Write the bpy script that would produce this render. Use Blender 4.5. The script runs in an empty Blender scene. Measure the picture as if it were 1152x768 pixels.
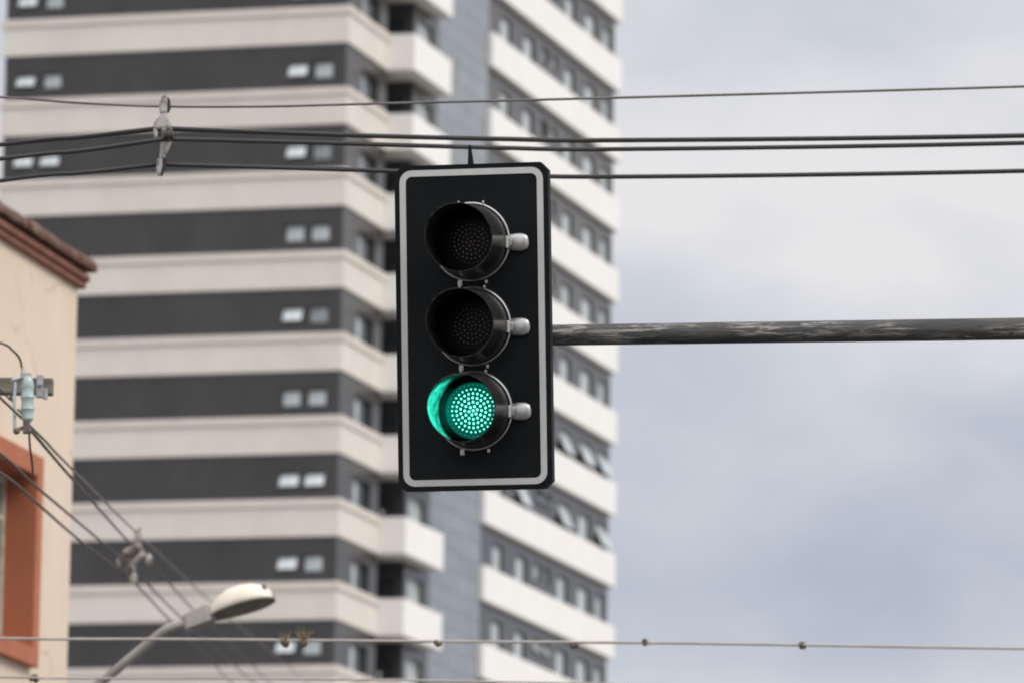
import bpy, bmesh, math, random
from mathutils import Vector, Matrix
random.seed(7)
R = math.radians
scene = bpy.context.scene
COL = scene.collection

# ------------------------------------------------------------------ camera frame (a 220 mm lens looking up 9.5 degrees)
F, PITCH, ROLL = 7047.95, .1655, -.0160
CAM = Vector((0, 0, 1.6))
FW = Vector((0, math.cos(PITCH), math.sin(PITCH)))
up0 = Vector((0, -math.sin(PITCH), math.cos(PITCH)))
rt0 = Vector((1, 0, 0))
RT = math.cos(ROLL) * rt0 - math.sin(ROLL) * up0
UP = math.sin(ROLL) * rt0 + math.cos(ROLL) * up0

def ray(x, y): return FW + RT * ((x - 576) / F) - UP * ((y - 384) / F)
def P(x, y, d): return CAM + ray(x, y) * d
def on_plane(x, y, p0, n):
    d = ray(x, y)
    return CAM + d * ((p0 - CAM).dot(n) / d.dot(n))

cd = bpy.data.cameras.new('camera'); cam = bpy.data.objects.new('camera', cd); COL.objects.link(cam)
m = Matrix((RT, UP, -FW)).transposed().to_4x4(); m.translation = CAM
cam.matrix_world = m
cd.sensor_width = 36; cd.lens = F / 1152 * 36; cd.sensor_fit = 'HORIZONTAL'
cd.clip_start = .1; cd.clip_end = 20000
cd.dof.use_dof = True; cd.dof.focus_distance = 27.0; cd.dof.aperture_fstop = 5.0; cd.dof.aperture_blades = 8
scene.camera = cam

# ------------------------------------------------------------------ helpers
class MB:
    """collects geometry for ONE mesh object"""
    def __init__(s): s.bm = bmesh.new(); s.mi = 0
    def face(s, pts):
        f = s.bm.faces.new([s.bm.verts.new(p) for p in pts]); f.material_index = s.mi; return f
    def box(s, a, b):
        x0, y0, z0 = a; x1, y1, z1 = b
        v = [s.bm.verts.new(p) for p in ((x0,y0,z0),(x1,y0,z0),(x1,y1,z0),(x0,y1,z0),(x0,y0,z1),(x1,y0,z1),(x1,y1,z1),(x0,y1,z1))]
        for q in ((3,2,1,0),(4,5,6,7),(0,1,5,4),(1,2,6,5),(2,3,7,6),(3,0,4,7)):
            s.bm.faces.new([v[i] for i in q]).material_index = s.mi
        return s
    def prism(s, poly, z0, z1, axis='z'):
        def mk(p, h):
            return (p[0], p[1], h) if axis == 'z' else ((p[0], h, p[1]) if axis == 'y' else (h, p[0], p[1]))
        a = [s.bm.verts.new(mk(p, z0)) for p in poly]; b = [s.bm.verts.new(mk(p, z1)) for p in poly]
        n = len(poly)
        s.bm.faces.new(a[::-1]).material_index = s.mi; s.bm.faces.new(b).material_index = s.mi
        for i in range(n):
            s.bm.faces.new((a[i], a[(i+1) % n], b[(i+1) % n], b[i])).material_index = s.mi
        return s
    def rings(s, rings, closed=True, cap0=False, cap1=False):
        V = [[s.bm.verts.new(p) for p in r] for r in rings]
        for a, b in zip(V, V[1:]):
            n = len(a)
            for i in range(n if closed else n - 1):
                s.bm.faces.new((a[i], a[(i+1) % n], b[(i+1) % n], b[i])).material_index = s.mi
        if cap0: s.bm.faces.new(V[0][::-1]).material_index = s.mi
        if cap1: s.bm.faces.new(V[-1]).material_index = s.mi
        return s
    def tube(s, pts, r, n=8, caps=True, sub=0):
        pts = [Vector(p) for p in pts]
        rr = list(r) if isinstance(r, (list, tuple)) else [r] * len(pts)
        if sub and len(pts) > 2:
            w = spline([(i*10.0, rr[i], 0) for i in range(len(pts))], sub); pts = spline(pts, sub); rr = [max(.002, p.y) for p in w]
        rings = []; ref = None
        for i, p in enumerate(pts):
            t = (pts[min(i+1, len(pts)-1)] - pts[max(i-1, 0)]).normalized()
            if ref is None:
                ref = Vector((0, 0, 1)) if abs(t.z) < .9 else Vector((1, 0, 0))
            x = (ref - t * ref.dot(t)).normalized(); y = t.cross(x); ref = x
            rings.append([p + (x * math.cos(2*math.pi*k/n) + y * math.sin(2*math.pi*k/n)) * rr[i] for k in range(n)])
        return s.rings(rings, True, caps, caps)
    def ball(s, c, r, sc=(1,1,1), u=10, v=7):
        c = Vector(c)
        g = bmesh.ops.create_uvsphere(s.bm, u_segments=u, v_segments=v, radius=r)
        for q in g['verts']: q.co = Vector((q.co.x*sc[0], q.co.y*sc[1], q.co.z*sc[2])) + c
        for q in g['verts']:
            for f in q.link_faces: f.material_index = s.mi
        return s
    def build(s, name, mats, parent=None, smooth=False, bevel=0, keep=False):
        bmesh.ops.recalc_face_normals(s.bm, faces=s.bm.faces[:]) if not keep else None
        me = bpy.data.meshes.new(name); s.bm.to_mesh(me); s.bm.free()
        for mt in (mats if isinstance(mats, (list, tuple)) else [mats]): me.materials.append(mt)
        o = bpy.data.objects.new(name, me); COL.objects.link(o)
        if parent: o.parent = parent
        if smooth:
            for p in me.polygons: p.use_smooth = True
            me.set_sharp_from_angle(angle=R(40))
        if bevel:
            b = o.modifiers.new('bevel', 'BEVEL'); b.width = bevel; b.segments = 2; b.limit_method = 'ANGLE'
        return o

def tag(o, label=None, cat=None, group=None, kind=None):
    if label: o['label'] = label
    if cat: o['category'] = cat
    if group: o['group'] = group
    if kind: o['kind'] = kind
    return o

def thing(name, label, cat, loc=(0,0,0), rz=0, group=None):
    o = bpy.data.objects.new(name, None); COL.objects.link(o); o.empty_display_size = .2
    o.location = loc; o.rotation_euler = (0, 0, rz)
    return tag(o, label, cat, group)

def copy_part(o, parent, loc, rot=None):
    c = o.copy(); COL.objects.link(c); c.parent = parent; c.location = loc
    if rot is not None: c.rotation_euler = rot
    return c

def spline(pts, n=10):
    pts = [Vector(p) for p in pts]
    e = [pts[0] * 2 - pts[1]] + pts + [pts[-1] * 2 - pts[-2]]
    out = []
    for i in range(1, len(e) - 2):
        a, b, c, d = e[i-1:i+3]
        for k in range(n):
            t = k / n
            out.append(.5 * (2*b + (c-a)*t + (2*a-5*b+4*c-d)*t*t + (3*b-a-3*c+d)*t*t*t))
    out.append(pts[-1]); return out

# ------------------------------------------------------------------ materials
def mat(name, col, rough=.6, metal=0, col2=None, scale=4, detail=5, bump=0, bscale=30, stretch=(1,1,1), lo=.35, hi=.65, spec=.5, emit=None, estr=0):
    m = bpy.data.materials.new(name); m.use_nodes = True
    N, L = m.node_tree.nodes, m.node_tree.links
    b = N['Principled BSDF']
    b.inputs['Base Color'].default_value = (*col, 1); b.inputs['Roughness'].default_value = rough
    b.inputs['Metallic'].default_value = metal; b.inputs['Specular IOR Level'].default_value = spec
    tc = N.new('ShaderNodeTexCoord'); mp = N.new('ShaderNodeMapping'); mp.inputs['Scale'].default_value = stretch
    L.new(tc.outputs['Object'], mp.inputs['Vector'])
    if col2:
        nz = N.new('ShaderNodeTexNoise'); nz.inputs['Scale'].default_value = scale; nz.inputs['Detail'].default_value = detail
        nz.inputs['Roughness'].default_value = .62
        L.new(mp.outputs['Vector'], nz.inputs['Vector'])
        cr = N.new('ShaderNodeValToRGB'); cr.color_ramp.elements[0].position = lo; cr.color_ramp.elements[1].position = hi
        cr.color_ramp.elements[0].color = (*col, 1); cr.color_ramp.elements[1].color = (*col2, 1)
        L.new(nz.outputs['Fac'], cr.inputs['Fac']); L.new(cr.outputs['Color'], b.inputs['Base Color'])
    if bump:
        nb = N.new('ShaderNodeTexNoise'); nb.inputs['Scale'].default_value = bscale; nb.inputs['Detail'].default_value = 6
        bp = N.new('ShaderNodeBump'); bp.inputs['Strength'].default_value = bump; bp.inputs['Distance'].default_value = .01
        L.new(mp.outputs['Vector'], nb.inputs['Vector']); L.new(nb.outputs['Fac'], bp.inputs['Height']); L.new(bp.outputs['Normal'], b.inputs['Normal'])
    if emit:
        b.inputs['Emission Color'].default_value = (*emit, 1); b.inputs['Emission Strength'].default_value = estr
    return m

M = {}
M['plaster'] = mat('tower_white_plaster', (.63,.585,.52), .85, col2=(.685,.64,.57), scale=.6, stretch=(1,1,.6), bump=.1)
M['cap'] = mat('tower_cap_plaster', (.61,.555,.49), .85, col2=(.655,.60,.535), scale=.9)
M['side_plaster'] = mat('tower_side_plaster', (.775,.75,.715), .85, col2=(.81,.785,.75), scale=.5, stretch=(1,1,.7))
M['dark'] = mat('tower_dark_paint', (.026,.0225,.0205), .2, col2=(.040,.036,.0335), scale=.5, stretch=(1,1,.5), spec=.5)
M['frame'] = mat('window_frame_dark', (.045,.045,.047), .45, col2=(.06,.06,.06), scale=3)
M['alu'] = mat('window_frame_aluminium', (.38,.39,.39), .4, col2=(.46,.47,.47), scale=2)
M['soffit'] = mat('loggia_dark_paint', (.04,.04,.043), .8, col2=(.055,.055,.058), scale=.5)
M['black_glass'] = mat('dark_window_glass', (.03,.035,.04), .12, col2=(.05,.055,.06), scale=.8)

def pane_mat(name, a, b_, sc):
    m = mat(name, a, .22, col2=b_, scale=sc, stretch=(3,3,.5), lo=.42, hi=.58, spec=.7)
    return m
M['pane'] = pane_mat('frosted_pane', (.43,.48,.485), (.57,.61,.61), .9)
M['pane_dim'] = pane_mat('frosted_pane_dim', (.22,.25,.26), (.33,.36,.37), .9)
M['curtain'] = pane_mat('pane_over_pale_curtain', (.33,.37,.38), (.60,.64,.62), 1.4)

# tile cladding of the stair core
m = mat('stair_core_tile', (.2,.23,.26), .2, spec=.7); N, L = m.node_tree.nodes, m.node_tree.links; b = N['Principled BSDF']
tc = N.new('ShaderNodeTexCoord'); sx = N.new('ShaderNodeSeparateXYZ'); cx = N.new('ShaderNodeCombineXYZ')
br = N.new('ShaderNodeTexBrick'); br.offset = 0; br.inputs['Scale'].default_value = 1; br.inputs['Brick Width'].default_value = 1.25; br.inputs['Row Height'].default_value = .725
br.inputs['Mortar Size'].default_value = .026; br.inputs['Mortar Smooth'].default_value = .3
br.inputs['Color1'].default_value = (.225,.255,.28,1); br.inputs['Color2'].default_value = (.275,.305,.33,1); br.inputs['Mortar'].default_value = (.10,.115,.13,1)
L.new(tc.outputs['Object'], sx.inputs[0]); L.new(sx.outputs['Y'], cx.inputs['X']); L.new(sx.outputs['Z'], cx.inputs['Y']); L.new(cx.outputs[0], br.inputs['Vector'])
nz = N.new('ShaderNodeTexNoise'); nz.inputs['Scale'].default_value = .5; nz.inputs['Detail'].default_value = 4; L.new(tc.outputs['Object'], nz.inputs['Vector'])
mx = N.new('ShaderNodeMixRGB'); mx.blend_type = 'MULTIPLY'; mx.inputs['Fac'].default_value = .35
L.new(br.outputs['Color'], mx.inputs['Color1']); L.new(nz.outputs['Fac'], mx.inputs['Color2']); L.new(mx.outputs[0], b.inputs['Base Color'])
M['tile'] = m

# ------------------------------------------------------------------ APARTMENT TOWER
H, HB = 2.9, 1.3176
ROTT = -.2714
Z0 = 24.4737 + CAM.z
TA = Vector((-5.9519, 214.685, 0))
tower = thing('apartment_tower', 'tall apartment tower with white bands between dark grey storeys behind the traffic light', 'apartment building', TA, ROTT)
UL, VA, VE, UE, VK, VB = -12.678, 4.776, 6.75, .45, 9.95, 36.95
UR, VR0 = .05, 17.8
UP_, VP2 = 1.068, 9.603
K0, K1 = -8, 12
ZTOP = Z0 + (K1 + 1) * H + 1.58
ks = list(range(-2, 12))

def wall_holes(mb, org, du, dn, s0, s1, z0, z1, holes, depth):
    """vertical wall in the direction du from org, outward normal dn, with rectangular openings and their reveals"""
    org = Vector(org); du = Vector(du); dn = Vector(dn); up = Vector((0,0,1))
    ss = sorted({s0, s1, *[h[0] for h in holes], *[h[1] for h in holes]})
    zz = sorted({z0, z1, *[h[2] for h in holes], *[h[3] for h in holes]})
    pt = lambda s, z, d=0: org + du*s + up*z - dn*d
    for i in range(len(zz)-1):
        zc = (zz[i]+zz[i+1])/2
        hs = sorted([h for h in holes if h[2] < zc < h[3]])
        cur = s0
        for h in hs + [None]:
            e = h[0] if h else s1
            if e - cur > 1e-6: mb.face([pt(cur,zz[i]), pt(e,zz[i]), pt(e,zz[i+1]), pt(cur,zz[i+1])])
            if h: cur = h[1]
    for a, b, c, d in holes:
        for (p, q) in (((a,c),(b,c)), ((b,c),(b,d)), ((b,d),(a,d)), ((a,d),(a,c))):
            mb.face([pt(*p), pt(*q), pt(*q, depth), pt(*p, depth)])

FRONT_W = [(-2.13,-1.40), (-1.2,-.48)]; LEFT_W = [(-12.25,-11.48), (-11.26,-10.56)]
TALL_W = [(19.75,21.2), (23.1,24.6), (29.2,30.7), (32.3,34.0), (35.1,36.35)]
SMALL_W = [(25.7,26.75), (27.25,28.05)]
left_ks = (6, 7, 8, 9)
mb = MB()
zk = lambda k: Z0 + k*H
fh = [(a, b, zk(k)+.36, zk(k)+.95) for k in ks for a, b in FRONT_W] + [(a, b, zk(k)+.40, zk(k)+.93) for k in left_ks for a, b in LEFT_W]
wall_holes(mb, (0,0,0), (1,0,0), (0,-1,0), UL, 0, 0, ZTOP, fh, .16)
wall_holes(mb, (0,0,0), (0,1,0), (1,0,0), 0, VA+.15, 0, ZTOP, [(1.85,3.9,zk(k)-.06,zk(k)+1.04) for k in ks], .22)
wall_holes(mb, (UE,0,0), (0,1,0), (1,0,0), VE, VK, 0, ZTOP, [(7.15,9.15,zk(k)-.25,zk(k)+1.12) for k in ks], .2)
wall_holes(mb, (UR,0,0), (0,1,0), (1,0,0), VR0, VB, 0, ZTOP,
           [(a,b,zk(k)+.06,zk(k)+1.10) for k in ks for a,b in TALL_W] + [(a,b,zk(k)+.52,zk(k)+1.14) for k in ks for a,b in SMALL_W], .16)
mb.face([(UL,0,0),(UL,VB,0),(UL,VB,ZTOP),(UL,0,ZTOP)]); mb.face([(UL,VB,0),(UR,VB,0),(UR,VB,ZTOP),(UL,VB,ZTOP)])
mb.face([(UE,VK,0),(-.4,VK,0),(-.4,VK,ZTOP),(UE,VK,ZTOP)])
mb.face([(UL,0,ZTOP),(0,0,ZTOP),(0,VA,ZTOP),(UE,VE,ZTOP),(UE,VK,ZTOP),(UR,VR0,ZTOP),(UR,VB,ZTOP),(UL,VB,ZTOP)])
mb.build('facade_wall', M['dark'], tower)
# loggia recess: inner wall, end wall and return of the front wall
mb = MB()
mb.face([(-1.25,VA+.15,0),(-1.25,VE,0),(-1.25,VE,ZTOP),(-1.25,VA+.15,ZTOP)])
mb.face([(-1.25,VE,0),(UE,VE,0),(UE,VE,ZTOP),(-1.25,VE,ZTOP)])
mb.face([(-1.25,VA+.15,0),(0,VA+.15,0),(0,VA+.15,ZTOP),(-1.25,VA+.15,ZTOP)])
mb.build('loggia_wall', M['soffit'], tower)
MB().box((-.6,VK,0),(.12,VR0+.02,ZTOP+1.5)).build('stair_core', M['tile'], tower)

for k in range(K0, K1+2):
    zt = zk(k); zb = zt - HB
    mb = MB(); o = .09
    # one L-shaped band wraps the front and the near part of the side
    mb.prism([(UL-o,-o),(o,-o),(o,VA),(-.35,VA),(-.35,.35),(UL-o,.35)], zb, zt-.26)
    mb.mi = 1
    o = .16
    mb.prism([(UL-o,-o),(o,-o),(o,VA-.003),(-.35,VA-.003),(-.35,.35),(UL-o,.35)], zt-.27, zt)
    mb.build('floor_band', [M['plaster'], M['cap']], tower, bevel=.02)
    # balcony parapet with its slab
    mb = MB()
    mb.prism([(-.3,VA+.005),(UP_,VA+.005),(UP_,VP2),(UE-.1,VP2),(UE-.1,VP2-.12),(UP_-.12,VP2-.12),(UP_-.12,VA+.125),(-.3,VA+.125)], zb, zt)
    mb.box((-1.24,VA+.1,zb+.005),(UP_-.05,VP2-.06,zb+.2))
    mb.build('balcony_parapet', M['side_plaster'], tower, bevel=.02)
    MB().box((-.25,VR0-.012,zb),(.30,VB+.25,zt)).build('side_band', M['side_plaster'], tower, bevel=.02)

def window(name, w, h, mt_frame, panes, sashes=1, t=.05, axis='x', gap=0):
    """window built flat in local X (width) and Z (height), facing -Y"""
    f = MB()
    f.box((0,0,0),(w,.05,t)); f.box((0,0,h-t),(w,.05,h)); f.box((0,0,t),(t,.05,h-t)); f.box((w-t,0,t),(w,.05,h-t))
    for i in range(1, sashes):
        x = w*i/sashes; f.box((x-t*.5,.002,t),(x+t*.5,.048,h-t))
    fo = f.build(name, mt_frame, tower)
    pp = []
    for i in range(sashes):
        p = MB(); a = w*i/sashes + t*.5 + .004; b = w*(i+1)/sashes - t*.5 - .004
        p.box((a, .02+.01*i, -(h-t-.004)), (b, .032+.01*i, -t-.004)); po = p.build('pane', panes[i % len(panes)], fo); po.location = (0,0,h)
        pp.append(po)
    return fo, pp

FIRST = {}
def put_window(key, name, loc, rz, w, h, mf, panes, sashes=1, tilt=0, lookup=None):
    """the first of each kind is built, the others are copies of it and of its panes"""
    if key not in FIRST:
        FIRST[key] = window(name, w, h, mf, panes, sashes); fo, pp = FIRST[key]
        fo.location = loc; fo.rotation_euler = (0,0,rz)
        for p in pp: p.rotation_euler = (tilt,0,0)
        return fo
    fo, pp = FIRST[key]
    c = copy_part(fo, tower, loc, (0,0,rz))
    for p in pp:
        q = copy_part(p, c, p.location, (tilt,0,0))
        if lookup:
            q.material_slots[0].link = 'OBJECT'; q.material_slots[0].material = lookup
    return c

rnd = random.Random(3)
for k in ks:
    for (a, b) in FRONT_W:
        op = rnd.random() < (.75 if k < 6 else .3)
        put_window('front', 'bathroom_window', (a, .11, zk(k)+.36), 0, .725, .59, M['frame'], [M['pane']], 1, -R(26) if op else 0, rnd.choice([M['pane'], M['pane'], M['pane'], M['pane'], M['pane'], M['pane_dim']]))
    if k in left_ks:
        for i, (a, b) in enumerate(LEFT_W):
            put_window('left', 'bathroom_window', (a, .11, zk(k)+.40), 0, .72, .53, M['frame'], [M['pane']], 1, -R(28) if (i == 0 or k == 6) else 0, None)
    # bedroom window on the side of the front block: pale curtain in one sash, dark glass in the other
    put_window('bed' + ('d' if k > 4 else 'l'), 'bedroom_window', (-.14, 1.85, zk(k)-.06), R(90), 2.05, 1.10, M['frame'], [M['pane_dim'], M['black_glass']] if k > 4 else [M['curtain'], M['black_glass']] , 2)
    put_window('bal', 'balcony_window', (UE-.13, 7.15, zk(k)-.25), R(90), 2.0, 1.37, M['alu'], [M['curtain']], 2)
    for i, (a, b) in enumerate(TALL_W):
        op = -R(0)
        if k == 3 and i in (1, 2, 4): op = -R(22)
        if k == 4 and i in (2, 3, 4): op = -R(24)
        put_window('tall%d' % (i in (0, 1, 2)), 'tall_window', (UR-.10, a, zk(k)+.06), R(90), b-a if i != 3 else 1.7, 1.04, M['frame'], [M['pane']], 1, op, rnd.choice([M['pane'], M['curtain'], M['pane']]))
    for i, (a, b) in enumerate(SMALL_W):
        put_window('small%d' % i, 'small_window', (UR-.10, a, zk(k)+.52), R(90), b-a, .62, M['frame'], [M['pane_dim'] if i else M['pane']], 1, -R(20) if k in (1, 3) else 0, rnd.choice([M['pane'], M['pane_dim'], M['black_glass']]))
    # balcony door in the loggia end wall
    if 'door' not in FIRST:
        f = MB(); f.box((0,0,0),(.95,.06,.06)); f.box((0,0,2.1),(.95,.06,2.16)); f.box((0,0,.06),(.06,.06,2.1)); f.box((.89,0,.06),(.95,.06,2.1)); f.box((.45,.002,.06),(.5,.058,2.1))
        d = f.build('balcony_door', M['frame'], tower); g = MB(); g.box((.061,.02,.061),(.889,.035,2.099)); g.build('pane', M['black_glass'], d)
        d.location = (-.75, VE-.065, zk(k)-1.1); FIRST['door'] = d
    else:
        d = FIRST['door']; c = copy_part(d, tower, (-.75, VE-.065, zk(k)-1.1))
        copy_part(d.children[0], c, (0,0,0))
for k in (0, 2):
    mb = MB(); mb.box((-.05,0,-.09),(.05,.06,.09)); mb.ball((0,-.03,0), .085, (1,1,1.5))
    o = mb.build('wall_lamp', M['side_plaster'], tower, smooth=True); o.location = (.33 - (k == 0)*.72 if k == 0 else -.42, VE-.063, zk(k)+.42)

# ------------------------------------------------------------------ CREAM BUILDING on the left
AZ = R(12.0)
Un = Vector((math.sin(AZ), math.cos(AZ), 0)); Nn = Vector((math.cos(AZ), -math.sin(AZ), 0))
c0 = P(82, 515, 60); corner = Vector((c0.x, c0.y, 0))
cream = thing('cream_house', 'cream plastered house with rusty red eaves and an orange window surround', 'house', corner, -AZ)
def on_wall(x, y, off=0):
    q = on_plane(x, y, corner + Nn*off, Nn) - corner
    return q.dot(Un), q.z
ve, ze = on_wall(89, 324)
M['cream'] = mat('cream_plaster', (.645,.52,.40), .9, col2=(.71,.585,.465), scale=1.1, stretch=(1,1,.5), lo=.3, hi=.7, bump=.25, bscale=40)
M['eave'] = mat('eave_red_paint', (.15,.052,.03), .75, col2=(.24,.095,.058), scale=6, stretch=(1,1,1), bump=.4)
M['rooftile'] = mat('lichened_roof_tile', (.125,.052,.033), .95, col2=(.22,.175,.135), scale=4, lo=.48, hi=.66, bump=1, bscale=18)
M['orange'] = mat('orange_surround_paint', (.36,.11,.05), .75, col2=(.43,.145,.07), scale=2.5, stretch=(1,1,.4), bump=.2)
M['oldwhite'] = mat('old_white_frame_paint', (.5,.47,.40), .7, col2=(.30,.25,.2), scale=9, lo=.5, hi=.65)
M['oldglass'] = mat('dusty_glass', (.10,.10,.075), .25, col2=(.2,.19,.14), scale=2, spec=.6)
def crack(mt, sc, w, col):
    N, L = mt.node_tree.nodes, mt.node_tree.links; b = N['Principled BSDF']; src = b.inputs['Base Color'].links[0].from_socket
    tc = N.new('ShaderNodeTexCoord'); nz = N.new('ShaderNodeTexNoise'); nz.inputs['Scale'].default_value = 2.5; nz.inputs['Detail'].default_value = 6
    L.new(tc.outputs['Object'], nz.inputs['Vector']); ad = N.new('ShaderNodeMixRGB'); ad.inputs['Fac'].default_value = .22
    L.new(tc.outputs['Object'], ad.inputs['Color1']); L.new(nz.outputs['Color'], ad.inputs['Color2'])
    vo = N.new('ShaderNodeTexVoronoi'); vo.feature = 'DISTANCE_TO_EDGE'; vo.inputs['Scale'].default_value = sc; L.new(ad.outputs[0], vo.inputs['Vector'])
    cr = N.new('ShaderNodeValToRGB'); cr.color_ramp.elements[0].position = 0; cr.color_ramp.elements[0].color = (1,1,1,1); cr.color_ramp.elements[1].position = w; cr.color_ramp.elements[1].color = (0,0,0,1)
    L.new(vo.outputs['Distance'], cr.inputs['Fac']); n2 = N.new('ShaderNodeTexNoise'); n2.inputs['Scale'].default_value = 1.3; L.new(tc.outputs['Object'], n2.inputs['Vector'])
    r2 = N.new('ShaderNodeValToRGB'); r2.color_ramp.elements[0].position = .48; r2.color_ramp.elements[1].position = .58; L.new(n2.outputs['Fac'], r2.inputs['Fac'])
    mu = N.new('ShaderNodeMath'); mu.operation = 'MULTIPLY'; L.new(cr.outputs['Color'], mu.inputs[0]); L.new(r2.outputs['Color'], mu.inputs[1]); m3 = N.new('ShaderNodeMath'); m3.operation = 'MULTIPLY'; m3.inputs[1].default_value = .38; L.new(mu.outputs[0], m3.inputs[0]); mu = m3
    mx = N.new('ShaderNodeMixRGB'); L.new(mu.outputs[0], mx.inputs['Fac']); L.new(src, mx.inputs['Color1']); mx.inputs['Color2'].default_value = (*col, 1); L.new(mx.outputs[0], b.inputs['Base Color'])
crack(M['cream'], .8, .012, (.33,.235,.16))
wv, wz1 = on_wall(50, 515, .09); _, wz0 = on_wall(41, 750, .09)
WS = .19
W1 = wv - WS; W0 = W1 - 1.6; Wz1 = wz1 - .2; Wz0 = wz0 + .17
mb = MB()
wall_holes(mb, (0,0,0), (0,1,0), (1,0,0), -16, 0, 0, ze, [(W0-.06, W1+.06, Wz0-.06, Wz1+.06)], .02)
mb.face([(0,0,0),(-9,0,0),(-9,0,ze),(0,0,ze)]); mb.face([(-9,0,0),(-9,-16,0),(-9,-16,ze),(-9,0,ze)]); mb.face([(-9,-16,0),(0,-16,0),(0,-16,ze),(-9,-16,ze)])
mb.build('wall', M['cream'], cream)
mb = MB()
e = .085
mb.box((-9.1,-16.1,ze-.012),(e-.02,e,ze+.055)); mb.box((-9.1,-16.1,ze+.056),(e+.01,e+.03,ze+.125)); mb.box((-9.1,-16.1,ze+.126),(e-.05,e-.04,ze+.16))
ea = mb.build('eave_moulding', M['eave'], cream, bevel=.015)
mb = MB(); rv = -16.0
while rv < e+.09:
    w = random.uniform(.16, .26); h = random.uniform(.095, .12); x1 = e + .058 + random.uniform(-.01, .01); dz = random.uniform(-.006, .006)
    mb.prism([(x1,ze+.161+dz),(x1+.006,ze+.161+h*.6),(x1-.03,ze+.165+h),(x1-.3,ze+.26+h),(-4.5,ze+1.5),(-4.5,ze+1.4),(x1-.3,ze+.161)], rv, min(rv+w-random.uniform(.001,.006), e+.10), 'y')
    rv += w
mb.prism([(-9,ze+.251),(-4.5,ze+1.45),(-4.5,ze+1.36),(-9,ze+.2)], -16, e+.13, 'y')
mb.build('roof', M['rooftile'], cream, bevel=.012)
# window: projecting surround, deep reveal, old white frame and glass
mb = MB()
p = .09; dpt = .30
mb.box((-dpt,W1+.001,Wz0-.17),(p,W1+WS,Wz1+.2)); mb.box((-dpt,W0-WS,Wz0-.17),(p,W0-.001,Wz1+.2))
mb.box((-dpt,W0,Wz1+.001),(p,W1,Wz1+.2)); mb.box((-dpt,W0,Wz0-.17),(p,W1,Wz0-.001))
win = mb.build('window', M['orange'], cream, bevel=.008)
mb = MB(); t = .07; x0, x1 = -dpt+.02, -dpt+.08
mb.box((x0,W0,Wz0),(x1,W0+t,Wz1)); mb.box((x0,W1-t,Wz0),(x1,W1,Wz1)); mb.box((x0,W0+t,Wz1-t),(x1,W1-t,Wz1)); mb.box((x0,W0+t,Wz0),(x1,W1-t,Wz0+t))
mb.box((x0,(W0+W1)/2-.03,Wz0+t),(x1,(W0+W1)/2+.03,Wz1-t)); mb.box((x0+.003,W0+t,Wz1-.42),(x1-.003,W1-t,Wz1-.37))
mb.build('frame', M['oldwhite'], win)
MB().box((-dpt,W0+.01,Wz0+.01),(-dpt+.03,W1-.01,Wz1-.01)).build('pane', M['oldglass'], win)

# ------------------------------------------------------------------ TRAFFIC LIGHT
TH, TT, TR = R(11), R(6.2), -.010
tc_ = P(532.3, 367.5, 27.0)
RTL = Matrix.Rotation(-TH, 4, 'Z') @ Matrix.Rotation(TT, 4, 'X') @ Matrix.Rotation(TR, 4, 'Y')
light = thing('traffic_light', 'black three-lamp traffic light showing green on a white-bordered backboard', 'traffic light')
light.matrix_world = Matrix.Translation(tc_) @ RTL
M['board'] = mat('black_backboard_paint', (.0026,.0042,.0050), .6, col2=(.0075,.0098,.0104), scale=2.2, spec=.14, bump=.1, bscale=6)
M['white_strip'] = mat('reflective_white_strip', (.50,.495,.465), .6, col2=(.55,.545,.51), scale=5)
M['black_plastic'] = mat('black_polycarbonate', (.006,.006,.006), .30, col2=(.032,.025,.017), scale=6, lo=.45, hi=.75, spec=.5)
M['visor_in'] = mat('matt_black_visor_lining', (.010,.010,.010), .45, col2=(.034,.034,.034), scale=26, lo=.44, hi=.6, spec=.25, bump=1, bscale=45)
M['bright'] = mat('bare_aluminium', (.56,.56,.55), .36, 1, col2=(.42,.42,.41), scale=14)
M['cast'] = mat('cast_aluminium', (.38,.375,.36), .36, .75, col2=(.56,.54,.51), scale=20)
M['lens_dark'] = mat('smoked_lens', (.004,.004,.004), .35, spec=.12)
M['led_off'] = mat('unlit_led', (.23,.165,.135), .2, col2=(.36,.26,.21), scale=20, spec=.6)
M['led_off_y'] = mat('unlit_amber_led', (.12,.105,.09), .2, col2=(.2,.175,.15), scale=20, spec=.6)
M['lens_green'] = mat('lit_green_lens', (.002,.007,.006), .4, spec=.1, emit=(.0,.34,.25), estr=.24)
M['led_green'] = mat('lit_green_led', (.01,.03,.02), .4, spec=.1, emit=(.17,1.0,.72), estr=2.1)

HW, HH, CH = .338, .703, .034
def octo(w, h, c): return [(-w+c,-h),(w-c,-h),(w,-h+c),(w,h-c),(w-c,h),(-w+c,h),(-w,h-c),(-w,-h+c)]
mb = MB(); mb.prism(octo(HW, HH, CH), 0, .006, 'y')
# folded rim behind the plate
a, b2 = octo(HW, HH, CH), octo(HW-.004, HH-.004, CH-.002)
mb.rings([[(x,.006,z) for x,z in a],[(x,.055,z) for x,z in a],[(x,.055,z) for x,z in b2],[(x,.0065,z) for x,z in b2]])
board = mb.build('backboard', M['board'], light)
def rrect(w, h, r, n=8):
    pts = []
    for cx_, cz, a0 in ((w-r,h-r,0),(-w+r,h-r,90),(-w+r,-h+r,180),(w-r,-h+r,270)):
        for i in range(n+1):
            t = R(a0 + 90*i/n); pts.append((cx_ + r*math.cos(t), cz + r*math.sin(t)))
    return pts
o_, i_ = rrect(.3155,.682,.052), rrect(.2885,.655,.027)
mb = MB(); mb.rings([[(x,-.0005,z) for x,z in o_],[(x,-.0025,z) for x,z in o_],[(x,-.0025,z) for x,z in i_],[(x,-.0005,z) for x,z in i_]])
mb.build('border_strip', M['white_strip'], board)
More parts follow.
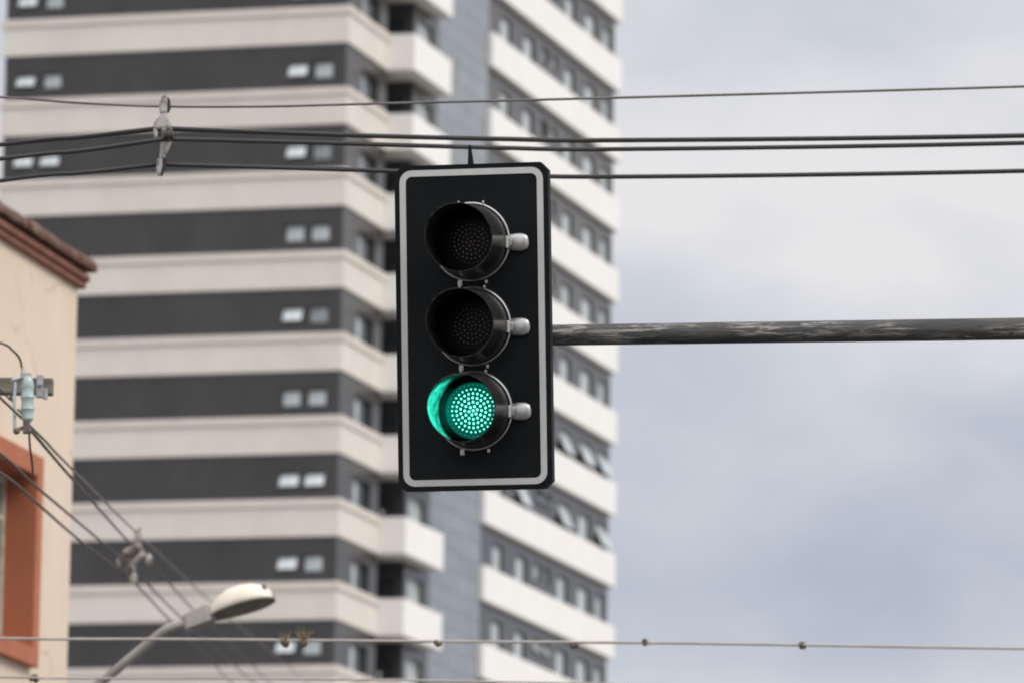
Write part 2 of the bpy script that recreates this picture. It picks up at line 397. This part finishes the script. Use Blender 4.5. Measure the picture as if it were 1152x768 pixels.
mb = MB(); mb.prism(rrect(.2,.56,.05), .0062, .2, 'y'); mb.build('housing', M['black_plastic'], light, bevel=.008)
mb = MB(); mb.tube([(-.01,.06,.55),(-.01,.06,.69)], .022, 12); mb.tube([(-.01,.06,.69),(-.012,.06,.705),(-.016,.06,.79)], [.018,.014,.006], 8); mb.build('top_finial', M['board'], light)

CZ = [.366, .0015, -.361]
def circ(r, y, n=56, sq=1.0, dx=0, dz=0): return [(r*math.cos(2*math.pi*i/n)+dx, y, r*math.sin(2*math.pi*i/n)*sq+dz) for i in range(n)]
for idx, cz in enumerate(CZ):
    lit = idx == 2
    C = Vector((-.002, 0, cz))
    # lens with its LED pips
    mb = MB()
    rings = [circ(.153*math.cos(R(a)), -.004-.012*math.sin(R(a))) for a in (0,15,30,37,45,60,75)]
    mb.rings(rings, True, False, True)
    for f_ in mb.bm.faces:
        c_ = f_.calc_center_median(); f_.material_index = 1 if math.hypot(c_.x, c_.z) < .121 else 0
    lens = mb.build('lens', [M['lens_dark'], M['lens_green'] if lit else M['lens_dark']], light, smooth=True); lens.location = C
    mb = MB()
    for ring in range(0, 7):
        for j in range(max(1, 6*ring)):
            aa = 2*math.pi*j/max(1, 6*ring) + (0.2 if ring % 2 else 0)
            mb.ball((.0185*ring*math.cos(aa), -.0155+.008*(ring/6)**2, .0185*ring*math.sin(aa)), .0062 if lit else .0050, (1,.8,1), 8, 6)
    led = mb.build('led_array', M['led_green'] if lit else (M['led_off'] if idx == 0 else M['led_off_y']), lens, smooth=True)
    # tunnel visor: slightly tapered, front edge raked so the top reaches further
    n = 64; out, inn = [], []
    prof = [(0.0,.160),(.12,.157),(.6,.152),(.97,.146),(1.0,.1465)]
    def vr(f, r):
        pts = []
        for i in range(n):
            t = 2*math.pi*i/n; Lg = .285 + .03*math.sin(t) - .012*math.cos(t)
            pts.append((r*math.cos(t), -.004 - Lg*f, r*math.sin(t)))
        return pts
    mb = MB()
    mb.rings([vr(f, r) for f, r in prof])
    mb.mi = 1
    mb.rings([vr(1.0,.1465), vr(1.0,.1425), vr(.9,.144), vr(.5,.149), vr(.0,.1545)])
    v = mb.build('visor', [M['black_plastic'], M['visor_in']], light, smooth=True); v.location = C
    # bezel ring and clips
    mb = MB(); nn, q = 64, 8
    mb.rings([[((.1665+.0065*math.cos(2*math.pi*k/q))*math.cos(2*math.pi*i/nn), -.008+.0065*math.sin(2*math.pi*k/q), (.1665+.0065*math.cos(2*math.pi*k/q))*math.sin(2*math.pi*i/nn)) for k in range(q)] for i in range(nn)] , True)
    # close the torus
    i = nn-1
    mb.rings([[((.1665+.0065*math.cos(2*math.pi*k/q))*math.cos(2*math.pi*i/nn), -.008+.0065*math.sin(2*math.pi*k/q), (.1665+.0065*math.cos(2*math.pi*k/q))*math.sin(2*math.pi*i/nn)) for k in range(q)] for i in (nn-1, 0)])
    bz = mb.build('bezel', M['bright'], light, smooth=True); bz.location = C
    for cx_, cz_, q in ((-.052,.170,.5),(.056,.169,.5),(-.05,-.178,1.05),(.064,-.174,.6)):
        mb = MB(); mb.box((-.009*q,-.016,-.013*q),(.009*q,-.001,.013*q)); mb.box((-.004*q,-.022,-.009*q),(.006*q,-.0155,.002*q))
        cl = mb.build('clip', M['cast'], light, bevel=.002); cl.location = C + Vector((cx_, 0, cz_))
    # wing latch on the right
    mb = MB(); sec = []
    for x_, hz, hy in ((.168,.030,.020),(.176,.036,.022),(.20,.039,.023),(.220,.039,.022),(.235,.036,.020),(.246,.029,.016),(.252,.018,.011),(.2545,.006,.005)):
        sec.append([(x_, -.010 - hy*max(0, math.sin(math.pi*k/12))**.8, -hz*math.cos(math.pi*k/12)) for k in range(13)])
    mb.rings(sec, True, True, True)
    mb.tube([(.160,-.033,-.026),(.160,-.033,.026)], .011, 12); mb.box((.150,-.034,-.016),(.182,-.004,.018))
    lt = mb.build('latch', M['cast'], light, bevel=.004, smooth=True); lt.location = C + Vector((0,0,-.008))

# added hidden spot in the green visor, standing in for LED glow on its lining
ld = bpy.data.lights.new('green_fill_spot', 'SPOT'); ld.energy = 85; ld.color = (.03,1,.68); ld.spot_size = R(72); ld.spot_blend = .6; ld.shadow_soft_size = .012
lo = bpy.data.objects.new('green_fill_spot', ld); COL.objects.link(lo); lo.parent = light
lo.location = (.130, -.165, CZ[2]); lo.rotation_euler = (R(90), 0, R(86))

# ------------------------------------------------------------------ MAST ARM
mast = thing('mast_arm_pole', 'rust-streaked grey steel mast arm reaching right from behind the traffic light', 'traffic pole')
m = mat('peeling_steel_paint', (.035,.033,.03), .7, bump=.5, bscale=60, stretch=(.25,1,1)); N, L = m.node_tree.nodes, m.node_tree.links; bsd = N['Principled BSDF']
tcn = N.new('ShaderNodeTexCoord'); mp = N.new('ShaderNodeMapping'); mp.inputs['Scale'].default_value = (2.6, 12, 26); L.new(tcn.outputs['Object'], mp.inputs['Vector'])
n1 = N.new('ShaderNodeTexNoise'); n1.inputs['Scale'].default_value = 2.3; n1.inputs['Detail'].default_value = 9; n1.inputs['Roughness'].default_value = .72; n1.inputs['Distortion'].default_value = .6; L.new(mp.outputs['Vector'], n1.inputs['Vector'])
n2 = N.new('ShaderNodeTexNoise'); n2.inputs['Scale'].default_value = 1.1; n2.inputs['Detail'].default_value = 6; L.new(mp.outputs['Vector'], n2.inputs['Vector'])
r1 = N.new('ShaderNodeValToRGB'); r1.color_ramp.elements[0].position = .49; r1.color_ramp.elements[1].position = .58; L.new(n1.outputs['Fac'], r1.inputs['Fac'])
r2 = N.new('ShaderNodeValToRGB'); e0, e1_ = r2.color_ramp.elements; e0.position = .3; e0.color = (.026,.027,.027,1); e1_.position = .7; e1_.color = (.06,.043,.035,1)
ee = r2.color_ramp.elements.new(.5); ee.color = (.055,.054,.051,1); L.new(n2.outputs['Fac'], r2.inputs['Fac'])
mx = N.new('ShaderNodeMixRGB'); mx.inputs['Color2'].default_value = (.29,.27,.245,1); mp3 = N.new('ShaderNodeMapping'); mp3.inputs['Scale'].default_value = (1.5, 7, 9); L.new(tcn.outputs['Object'], mp3.inputs['Vector'])
n3 = N.new('ShaderNodeTexNoise'); n3.inputs['Scale'].default_value = 1.7; n3.inputs['Detail'].default_value = 4; L.new(mp3.outputs['Vector'], n3.inputs['Vector'])
r3 = N.new('ShaderNodeValToRGB'); r3.color_ramp.elements[0].position = .44; r3.color_ramp.elements[1].position = .60; L.new(n3.outputs['Fac'], r3.inputs['Fac'])
mu3 = N.new('ShaderNodeMath'); mu3.operation = 'MULTIPLY'; L.new(r1.outputs['Color'], mu3.inputs[0]); L.new(r3.outputs['Color'], mu3.inputs[1])
L.new(mu3.outputs[0], mx.inputs['Fac']); L.new(r2.outputs['Color'], mx.inputs['Color1']); L.new(mx.outputs[0], bsd.inputs['Base Color'])
M['pipe'] = m
a0 = P(575, 377.6, 27.25); a1 = P(1152, 369.8, 27.25)
dirn = (a1-a0); Larm = dirn.length; dirn.normalize(); a2 = a0 + dirn * 3.6
xa = dirn; za = (Vector((0,0,1)) - xa*xa.z).normalized(); ya = za.cross(xa)
mb = MB(); mb.tube([(t,0,0) for t in (0,.2,1.2,2.4,3.6)], [.0455,.0455,.047,.0485,.05], 32)
arm = mb.build('arm', M['pipe'], mast, smooth=True)
mm = Matrix((xa, ya, za)).transposed().to_4x4(); mm.translation = a0; arm.matrix_local = mm
mb = MB(); mb.tube([(a2.x,a2.y,0),(a2.x,a2.y,a2.z*.5),(a2.x,a2.y,a2.z+.35)], [.11,.10,.085], 32); mb.tube([(a2.x,a2.y,a2.z+.35),(a2.x,a2.y,a2.z+.38)], [.09,.05], 32); mb.box((a2.x-.22,a2.y-.22,0),(a2.x+.22,a2.y+.22,.03))
mb.build('upright', M['pipe'], mast, smooth=True)
bk = MB(); q0 = P(590,377.6,27.25); bk.tube([q0 + ya*(-.08), q0 + ya*.08], .06, 16); bk.build('clamp', M['board'], mast, smooth=True)

# ------------------------------------------------------------------ OVERHEAD CABLES
M['cable'] = mat('black_cable_sheath', (.022,.020,.018), .6, col2=(.035,.031,.027), scale=4)
M['diag'] = mat('weathered_cable_sheath', (.05,.04,.033), .7, col2=(.075,.06,.05), scale=4)
M['steelwire'] = mat('weathered_steel_wire', (.12,.105,.095), .6, .3, col2=(.17,.155,.14), scale=6)
M['palewire'] = mat('pale_weathered_wire', (.34,.30,.265), .7, col2=(.42,.38,.34), scale=5)
M['spacer'] = mat('weathered_grey_polymer', (.40,.38,.35), .6, col2=(.09,.075,.06), scale=11, lo=.44, hi=.58)
M['clampd'] = mat('dark_clamp_rubber', (.018,.016,.014), .7, col2=(.035,.03,.026), scale=20)

def cable(name, pts, r, mt, label, group, n=10):
    """pts are (x, y, depth) sightings turned into points in space"""
    w = spline([P(*p) for p in pts], n); base = w[0].copy()
    mb = MB(); mb.tube([p - base for p in w], r, 8)
    o = mb.build(name, mt, smooth=True); o.location = base
    return tag(o, label, 'cable', group)
G1 = 'cables strung across in front of the tower'
DS = 32.0
cable('messenger_wire', [(-420,84,33),(-200,98,32.5),(0,109.5,32.1),(90,116,32.03),(183,120,32.035),(300,120,32.02),(400,117.5,DS),(700,110,31.8),(1152,97.5,31.5),(1700,80,31)], .0065, M['steelwire'], 'thin grey wire, highest of the cables crossing above the traffic light', G1)
cable('overhead_cable', [(-420,214,33.2),(0,163,32.3),(90,154.5,32.15),(170,145.5,32.12),(183,144.5,32.12),(200,145.2,32.12),(400,152.5,32.1),(560,156.5,32),(700,158,32),(1152,152.8,31.7),(1700,138,31)], .0125, M['cable'], 'thick black cable over the upper arm of the spacer, second from the top', G1)
cable('overhead_cable', [(-420,230,33),(0,179,32.1),(90,170,31.95),(172,158.5,31.9),(183,157.5,31.9),(197,156.8,31.9),(400,162,31.8),(560,166.5,31.8),(700,168,31.8),(1152,161,31.5),(1700,144,31)], .0115, M['cable'], 'thick black cable just below the upper one, third from the top', G1)
cable('overhead_cable', [(-420,262,33),(0,203.5,32.1),(90,195,32),(175,185.8,DS),(190,185.5,DS),(400,191.5,DS),(560,196.5,DS),(700,199,31.9),(1152,192.5,31.7),(1700,176,31)], .0115, M['cable'], 'lowest black cable, passing directly behind the top of the traffic light', G1)
G2 = 'cables running diagonally down to the right on the left side'
cable('messenger_wire', [(-160,296,29),(33,478,34),(66,512,37),(120,566,45),(152,597,52),(215,656,66),(269,704,82),(323,748,100),(420,830,135)], .0075, M['steelwire'], 'thinnest and uppermost diagonal wire running from the cutout to the lamp', G2)
cable('overhead_cable', [(35,484,34),(83,540,38.5),(143,607,51.5),(152,615,52),(172,635,53.5),(221,689,64),(262,727,75),(304,768,90),(400,862,125)], .0088, M['diag'], 'diagonal cable starting at the lower end of the porcelain cutout', G2)
cable('overhead_cable', [(-120,430,29),(0,510,34),(41,547,38),(112,607,48),(146,636,52),(157,647,53),(209,699,64),(286,768,85),(380,852,120)], .0088, M['diag'], 'diagonal cable across the orange surround entering the middle of the lower spacer', G2)
cable('overhead_cable', [(-120,461,29),(0,531,34),(40,564,38),(87,605,44),(136,642,52),(153,657,53),(192,698,62),(261,768,84),(340,848,115)], .0088, M['diag'], 'lowest diagonal cable, across the orange surround below the other cables', G2)
G3 = 'pale wires along the bottom of the view'
D3_ = 38.0
cable('messenger_wire', [(-400,709,39),(0,717.5,D3_),(200,718.5,D3_),(500,721,D3_),(727,722.5,D3_),(903,725,D3_),(1152,729,D3_),(1700,736,D3_)], .0085, M['palewire'], 'pale wire dotted with small dry plants near the bottom edge', G3)
cable('messenger_wire', [(-400,752,40),(0,761,39),(80,762.3,39),(300,763,39),(420,764.2,39),(560,766.5,39),(700,769,39),(1152,778,39)], .0075, M['palewire'], 'pale wire lowest of all, sinking out of the bottom edge', G3)

# spacer on the upper cables
def local_thing(name, label, cat, px, py, d, group=None):
    o = thing(name, label, cat, P(px, py, d), 0, group); return o
s1 = local_thing('cable_spacer', 'weathered grey diamond cable spacer hanging from the upper wires', 'cable spacer', 183, 154, DS, 'cable spacers on the overhead lines')
q = lambda x, y, dy=0: Vector(((x-183)/220, dy, (154-y)/220))
def plate(pts, y0, y1, name, mt, bev=.005):
    mb = MB(); mb.prism([(q(x, y).x, q(x, y).z) for x, y in pts], y0, y1, 'y'); return mb.build(name, mt, s1, bevel=bev)
plate([(179,128),(178,119),(181.5,108),(186,107),(188,113),(187.5,128)], -.03, .02, 'hook', M['spacer'], .012)
plate([(187.6,109),(190.5,112),(191,121),(188.5,126),(187.8,126)], -.022, .028, 'hook_jaw', M['clampd'], .006)
plate([(173,138),(178,132.5),(181,127),(187,127),(188.5,133),(193,141),(193.5,146),(172.5,146)], -.026, .024, 'body', M['spacer'], .01)
plate([(172,145),(177,145),(178,158),(174.5,160)], -.02, .05, 'arm', M['spacer'], .008)
plate([(182,145.5),(187.5,145.5),(187,170),(186,178),(180,181),(181,165)], -.03, .03, 'stem', M['spacer'], .008)
plate([(190,145.2),(194.8,146),(194,160),(190,171),(186.5,176),(186.6,170),(189.5,160)], -.06, -.01, 'arm', M['spacer'], .008)
plate([(176.5,181),(183.5,179),(184,188),(181.5,200),(177.5,199)], -.034, .012, 'lower_grip', M['spacer'], .01)
plate([(184.2,180),(188.5,181),(187,190),(183,199),(182.2,199)], -.022, .03, 'grip_jaw', M['clampd'], .006)
for (x, y, dy) in ((178.5,146.5,.12),(191,157,-.1),(182,186,0)):
    mb = MB(); mb.tube([q(x-5,y,dy),q(x+5,y,dy)], .022, 12); mb.tube([q(x,y,dy),q(x+.5,y+7,dy)], [.018,.012], 10); mb.build('clamp', M['clampd'], s1, smooth=True)

# spacer on the diagonal cables
s2 = local_thing('cable_spacer', 'small pale grey cable spacer tilted on the diagonal cables beside the cream house', 'cable spacer', 150, 622, 52, 'cable spacers on the overhead lines')
q = lambda x, y, dy=0: Vector(((x-150)/135.5, dy, (622-y)/135.5))
mb = MB()
mb.tube([q(157,604),q(155,612),q(148,617)], [.03,.028,.02], 12, True, 6)
mb.tube([q(148,617),q(141,622,.04),q(143,630,.04),q(149,634)], [.03,.032,.024,.02], 12, True, 6)
mb.tube([q(155,613),q(160,622,-.05),q(155,629,-.03),q(149,634)], [.022,.026,.024,.02], 12, True, 6)
mb.tube([q(149,633),q(146,638),q(142,643)], [.024,.024,.026], 12, True, 6)
mb.build('body', M['spacer'], s2, smooth=True)
mb = MB(); mb.tube([q(156,607),q(153,600),q(157,593)], [.02,.018,.01], 12, True, 6); mb.ball(q(158,606), .04, (.8,.7,1.4)); mb.build('hook', M['spacer'], s2, smooth=True)
for (x, y, dy) in ((135,630,.05),(168,630,-.06),(151,650,0)):
    mb = MB(); mb.ball(q(x,y,dy), .042, (.75,.8,1.25)); mb.tube([q(x,y-6,dy),q(150+(x-150)*.5,626+(y-630)*.5,dy)], .018, 8); mb.build('clamp', M['spacer'], s2, smooth=True)

# dry air plants clinging to the pale wires
M['straw'] = mat('dry_straw_leaves', (.20,.15,.085), .9, col2=(.30,.23,.14), scale=20)
M['moss'] = mat('dry_air_plant', (.075,.055,.03), .9, col2=(.14,.105,.06), scale=30)
PL = [(320,722.5,D3_,15,'dry tufted plant on the pale wire, first to the right of the street lamp'),
      (342,722.5,D3_,17,'dry tufted plant with the tallest straw on the pale wire below the bathroom windows'),
      (493,723,D3_,6,'dark round plant clump on the pale wire at the balcony corner'),
      (647,725,D3_,4,'small dark plant clump on the pale wire before the white side band'),
      (727,722.5,D3_,9,'small plant clump on the pale wire just right of the tower against sky'),
      (903,724.5,D3_,7,'small plant clump on the pale wire alone against the grey sky at right'),
      (38,762,39,5,'brown plant clump on the lowest wire beneath the orange surround')]
for i, (x, y, d, sp, lab) in enumerate(PL):
    rr = random.Random(40+i); c = P(x, y, d)
    mb = MB()
    for j in range(6): mb.ball((rr.uniform(-.014,.014), rr.uniform(-.012,.012), rr.uniform(-.012,.010)), rr.uniform(.012,.019), (1,1,1.1), 8, 6)
    for j in range(sp*3):
        mb.mi = 1; a = rr.uniform(-.75,.75) if sp > 10 else rr.uniform(-1.1,1.1); b = rr.uniform(-.7,.7); ln = rr.uniform(.014,.028) + (.0046 if sp > 10 else .0028)*sp*rr.random()*(1 if sp > 10 else .2)
        dv = Vector((math.sin(a), math.sin(b), math.cos(a)*(1 if sp > 10 or rr.random() < .78 else -.8))) * ln
        mb.tube([(0,0,0), dv*.6, dv + Vector((rr.uniform(-.01,.01),0,-.004))], [.0026,.0018,.0008], 5)
    o = mb.build('air_plant', [M['moss'], M['straw']], smooth=True); o.location = c
    tag(o, lab, 'air plant', 'dry plants on the bottom wires')

# ------------------------------------------------------------------ UTILITY POLE with crossarm, and the fuse cutout hung on it
DU = 34.0; PXM = F/DU
M['wood'] = mat('weathered_timber', (.12,.105,.08), .85, col2=(.19,.17,.135), scale=5, stretch=(.3,4,6), bump=.4)
M['concrete'] = mat('pole_concrete', (.33,.32,.30), .9, col2=(.25,.245,.23), scale=4, bump=.3)
M['porcelain'] = mat('pale_glazed_porcelain', (.40,.47,.46), .25, col2=(.34,.42,.41), scale=10)
M['galv'] = mat('galvanised_steel', (.30,.30,.30), .5, .6, col2=(.40,.40,.40), scale=14)
M['rustbolt'] = mat('rusted_fitting', (.11,.085,.07), .7, .3, col2=(.19,.15,.13), scale=20)
up_ = thing('utility_pole', 'weathered crossarm end of a utility pole before the cream house', 'utility pole', (P(-150,430,DU+.3).x, P(-150,430,DU+.3).y, 0))
zc_ = P(20, 430, DU).z
mb = MB(); mb.tube([(0,0,0),(0,0,5),(0,0,zc_+1.2)], [.17,.15,.12], 20); mb.build('pole', M['concrete'], up_, smooth=True)
mb = MB(); xr = P(58,430,DU).x - up_.location.x
mb.box((-.5,-.21,zc_-.045),(xr,-.12,zc_+.043)); mb.build('crossarm', M['wood'], up_, bevel=.006)
mb = MB(); xb = P(44,430,DU).x - up_.location.x
mb.box((xb-.02,-.25,zc_-.07),(xb+.018,-.211,zc_+.055)); mb.box((xb+.018,-.235,zc_-.078),(xb+.043,-.211,zc_-.02)); mb.tube([(xb,-.25,zc_),(xb,-.275,zc_)], .014, 8); mb.build('clamp_bracket', M['galv'], up_, bevel=.004)
cut = thing('fuse_cutout', 'pale ribbed porcelain fuse cutout clamped to the wooden crossarm', 'fuse cutout', P(31,450,DU-.42))
q = lambda x, y, dy=0: Vector(((x-31)/PXM, dy, (450-y)/PXM))
mb = MB(); prof = []
for i, y in enumerate([421,424,428,434,436,441,447,449,455,460,462,467,471,475]):
    prof.append((y, [3,5.2,6.2,7.6,6.8,6.6,8.2,7.0,6.8,8.0,6.6,6.4,6.8,3.5][i]))
mb.tube([q(31+(y-450)*.03, y) for y, r in prof], [r/PXM for y, r in prof], 18); mb.build('insulator_body', M['porcelain'], cut, smooth=True)
mb = MB(); mb.tube([q(25,424),q(14,428,-.02),q(13,430,-.02)], [.013,.012,.007], 8); mb.box(q(24,426,-.02), q(34,420,.02)); mb.tube([q(25,422),q(24.5,413)], [.013,.008], 8); mb.build('top_contact', M['galv'], cut, smooth=True)
mb = MB(); mb.tube([q(17,430,-.02),q(16.5,450,-.02),q(18,483,-.02)], [.008,.009,.009], 8); mb.build('fuse_tube', M['porcelain'], cut, smooth=True)
mb = MB(); mb.box(q(27,487,-.025), q(34,474,.025)); mb.tube([q(30,480),q(20,484,-.02)], .011, 8); mb.ball(q(20,485,-.02), .02); mb.ball(q(33,484), .019); mb.build('bottom_fitting', M['rustbolt'], cut, smooth=True)
mb = MB(); mb.tube([q(17,435,-.02),q(12,446),q(15,452)], .008, 8); mb.tube([q(20,460),q(27,466)], .006, 6); mb.build('hinge_arm', M['rustbolt'], cut, smooth=True)
cable('lead_wire', [(-60,372,33.4),(0,385.5,33.5),(14,394,33.55),(22,403,33.6),(24.5,413,33.6)], .006, M['cable'], 'thin curved lead dropping onto the top of the fuse cutout', 'leads of the fuse cutout')
cable('lead_wire', [(33,485,33.6),(33.5,500,33.6),(36,520,33.7),(37,535,34)], .006, M['cable'], 'short dark lead hanging straight below the fuse cutout', 'leads of the fuse cutout')
cable('lead_wire', [(-40,402,33.6),(0,438,33.6),(12,450,33.6)], .005, M['cable'], 'thin lead reaching the cutout from below the crossarm end', 'leads of the fuse cutout')

# ------------------------------------------------------------------ STREET LAMP
DL = 45.0; PL_ = F/DL
M['lampshell'] = mat('cream_lamp_shell', (.70,.62,.50), .35, col2=(.77,.71,.60), scale=8, spec=.5)
M['lampunder'] = mat('dull_lamp_reflector', (.12,.11,.095), .5, col2=(.19,.17,.15), scale=9)
M['lamparm'] = mat('grey_painted_arm', (.27,.25,.22), .5, .2, col2=(.36,.335,.30), scale=6)
lp = thing('street_lamp', 'cream cobra-head street lamp on a curved grey arm at lower left', 'street lamp', (0,0,0))
lb = P(-30, 800, DL+.4); lp.location = (lb.x, lb.y, 0)
q = lambda x, y, d=DL: P(x, y, d) - lp.location
mb = MB(); mb.tube([(0,0,0),(0,0,lb.z*.6),(0,0,lb.z+.3)], [.13,.11,.09], 20); mb.build('pole', M['concrete'], lp, smooth=True)
mb = MB(); w = spline([q(-30,858,DL+.35), q(60,806,DL+.2), q(112,768,DL+.1), q(150,737,DL+.05), q(182,711), q(196,704), q(214,700)], 8); mb.tube(w, .034, 16); mb.build('arm', M['lamparm'], lp, smooth=True)
ax = (P(312,671,DL-.10) - P(212,701,DL)).normalized(); zz_ = (Vector((0,0,1)) - ax*ax.z).normalized(); yy = zz_.cross(ax)
mm = Matrix((ax, yy, zz_)).transposed().to_4x4() @ Matrix.Rotation(R(-9), 4, 'X'); mm.translation = q(212,700.5)
mb = MB(); mb.rings([[(x, w*sy, h*sz+dz) for sy, sz in ((-1,-1),(1,-1),(1,1),(-1,1))] for x, w, h, dz in ((-.03,.035,.045,0),(.0,.06,.058,0),(.16,.075,.066,.012),(.19,.07,.062,.012))], True, True, True)
cb = mb.build('gear_box', M['lamparm'], lp, bevel=.008); cb.matrix_local = mm
st = [(.175,.05,.055),(.20,.085,.095),(.26,.118,.145),(.34,.14,.178),(.43,.148,.185),(.52,.138,.17),(.59,.11,.135),(.635,.075,.085),(.655,.035,.04)]
mb = MB(); nseg = 18
mb.rings([[(x, -w*math.cos(math.pi*i/nseg), h*.94*(math.sin(math.pi*i/nseg)**.85) - .012) for i in range(nseg+1)] for x, w, h in st], False)
bot = [[(x, -w*.985, -.012),(x, -w*.8, -.03),(x,0,-.036),(x, w*.8, -.03),(x, w*.985, -.012)] for x, w, h in st]
hd = mb.build('shell', M['lampshell'], lp, smooth=True); hd.matrix_local = mm
md = hd.modifiers.new('thickness', 'SOLIDIFY'); md.thickness = .006; md.offset = -1
mb = MB(); mb.rings([[(p[0], p[1]*.97, p[2]+.015) for p in r] for r in bot], False)
dr = mb.build('diffuser', M['lampunder'], lp, smooth=True); dr.matrix_local = mm
mb = MB(); mb.box((.595,-.075,.05),(.625,-.035,.09)); la = mb.build('latch', M['rustbolt'], lp, bevel=.004); la.matrix_local = mm
mb = MB(); mb.tube([(.19,-.06,-.015),(.21,-.06,-.05)], .014, 8); la = mb.build('hinge', M['rustbolt'], lp); la.matrix_local = mm

# ------------------------------------------------------------------ GROUND
mb = MB(); S = 9000
mb.face([(-S,-S,0),(S,-S,0),(S,S,0),(-S,S,0)])
M['ground'] = mat('city_ground', (.16,.155,.145), .95, col2=(.24,.23,.21), scale=.05)
tag(mb.build('ground', M['ground']), kind='structure')
mb = MB(); mb.face([(-9,-40,.004),(9,-40,.004),(9,190,.004),(-9,190,.004)])
M['asphalt'] = mat('asphalt', (.045,.045,.045), .9, col2=(.06,.06,.058), scale=3)
tag(mb.build('road', M['asphalt']), kind='structure')

# ------------------------------------------------------------------ SKY, SUN
SUN_EL, SUN_AZ = R(42), R(116)      # azimuth clockwise from +Y: behind the camera on the right
w = bpy.data.worlds.new('World'); scene.world = w; w.use_nodes = True
N, L = w.node_tree.nodes, w.node_tree.links
bg = N['Background']; bg.inputs['Strength'].default_value = .1
sky = N.new('ShaderNodeTexSky'); sky.sky_type = 'NISHITA'; sky.sun_disc = False; sky.sun_elevation = SUN_EL; sky.sun_rotation = SUN_AZ; sky.dust_density = 2
tc = N.new('ShaderNodeTexCoord')
def noise(scale, xyz, detail, rough=.55, dist=0):
    mp = N.new('ShaderNodeMapping'); mp.inputs['Scale'].default_value = xyz; L.new(tc.outputs['Generated'], mp.inputs['Vector'])
    n = N.new('ShaderNodeTexNoise'); n.inputs['Scale'].default_value = scale; n.inputs['Detail'].default_value = detail; n.inputs['Roughness'].default_value = rough; n.inputs['Distortion'].default_value = dist
    L.new(mp.outputs['Vector'], n.inputs['Vector']); return n, mp
def math_(op, a, b=None, v=None):
    n = N.new('ShaderNodeMath'); n.operation = op
    for i, q in enumerate((a, b)):
        if q is None: continue
        if isinstance(q, (int, float)): n.inputs[i].default_value = q
        else: L.new(q, n.inputs[i])
    return n.outputs[0]
nA, mpA = noise(8.0, (1,1,2.6), 6, .52, .3)
nB, mpB = noise(26.0, (1,1,1.8), 5, .5, .2)
sep = N.new('ShaderNodeSeparateXYZ'); L.new(tc.outputs['Generated'], sep.inputs[0])
# cloud decks: bright layer around 10 degrees up, a bluer gap below it, white heads near the roofs
ev = math_('ADD', sep.outputs['Z'], math_('MULTIPLY', math_('SUBTRACT', nA.outputs['Fac'], .5), .045))
deck = N.new('ShaderNodeValToRGB'); E_ = deck.color_ramp.elements
E_[0].position = .0; E_[0].color = (.62,.63,.65,1); E_[1].position = 1.0; E_[1].color = (.78,.78,.80,1)
for p_, c_ in ((.100,.70),(.113,.42),(.128,.25),(.143,.31),(.158,.42),(.172,.70),(.186,.84),(.198,.70),(.212,.52),(.24,.5)):
    x = E_.new(p_); x.color = (c_,c_,c_,1)
L.new(ev, deck.inputs['Fac'])
f1 = math_('ADD', deck.outputs['Color'], math_('MULTIPLY', math_('SUBTRACT', nB.outputs['Fac'], .5), .6))
cc = N.new('ShaderNodeValToRGB'); E_ = cc.color_ramp.elements
E_[0].position = .2; E_[0].color = (.44,.482,.575,1); E_[1].position = .8; E_[1].color = (.80,.785,.79,1)
x = E_.new(.5); x.color = (.60,.62,.68,1)
L.new(f1, cc.inputs['Fac'])
# an overcast sky is brighter overhead and towards the hidden sun
zf = math_('ADD', 1.0, math_('MULTIPLY', math_('MAXIMUM', math_('SUBTRACT', sep.outputs['Z'], .25), 0), 2.0))
bf = math_('ADD', 1.0, math_('MULTIPLY', math_('MAXIMUM', math_('MULTIPLY', sep.outputs['Y'], -1.0), 0), .55))
sc = math_('MULTIPLY', math_('MULTIPLY', zf, bf), 10.0)
vm = N.new('ShaderNodeVectorMath'); vm.operation = 'SCALE'; L.new(cc.outputs['Color'], vm.inputs[0]); L.new(sc, vm.inputs['Scale'])
mx = N.new('ShaderNodeMixRGB'); mx.inputs['Fac'].default_value = .92; L.new(sky.outputs['Color'], mx.inputs['Color1']); L.new(vm.outputs[0], mx.inputs['Color2'])
L.new(mx.outputs[0], bg.inputs['Color'])

sl = bpy.data.lights.new('sun', 'SUN'); sl.energy = 1.5; sl.angle = R(22); sl.color = (1,.965,.915)
so = bpy.data.objects.new('sun', sl); COL.objects.link(so)
sd = Vector((math.sin(SUN_AZ)*math.cos(SUN_EL), math.cos(SUN_AZ)*math.cos(SUN_EL), math.sin(SUN_EL)))
so.rotation_euler = sd.to_track_quat('Z', 'Y').to_euler(); so.location = (0, 0, 60)

vs = scene.view_settings
vs.view_transform = 'Standard'; vs.look = 'None'; vs.exposure = 0.08; vs.gamma = 1.0; scene.cycles.filter_width = 1.9; vs.use_curve_mapping = False
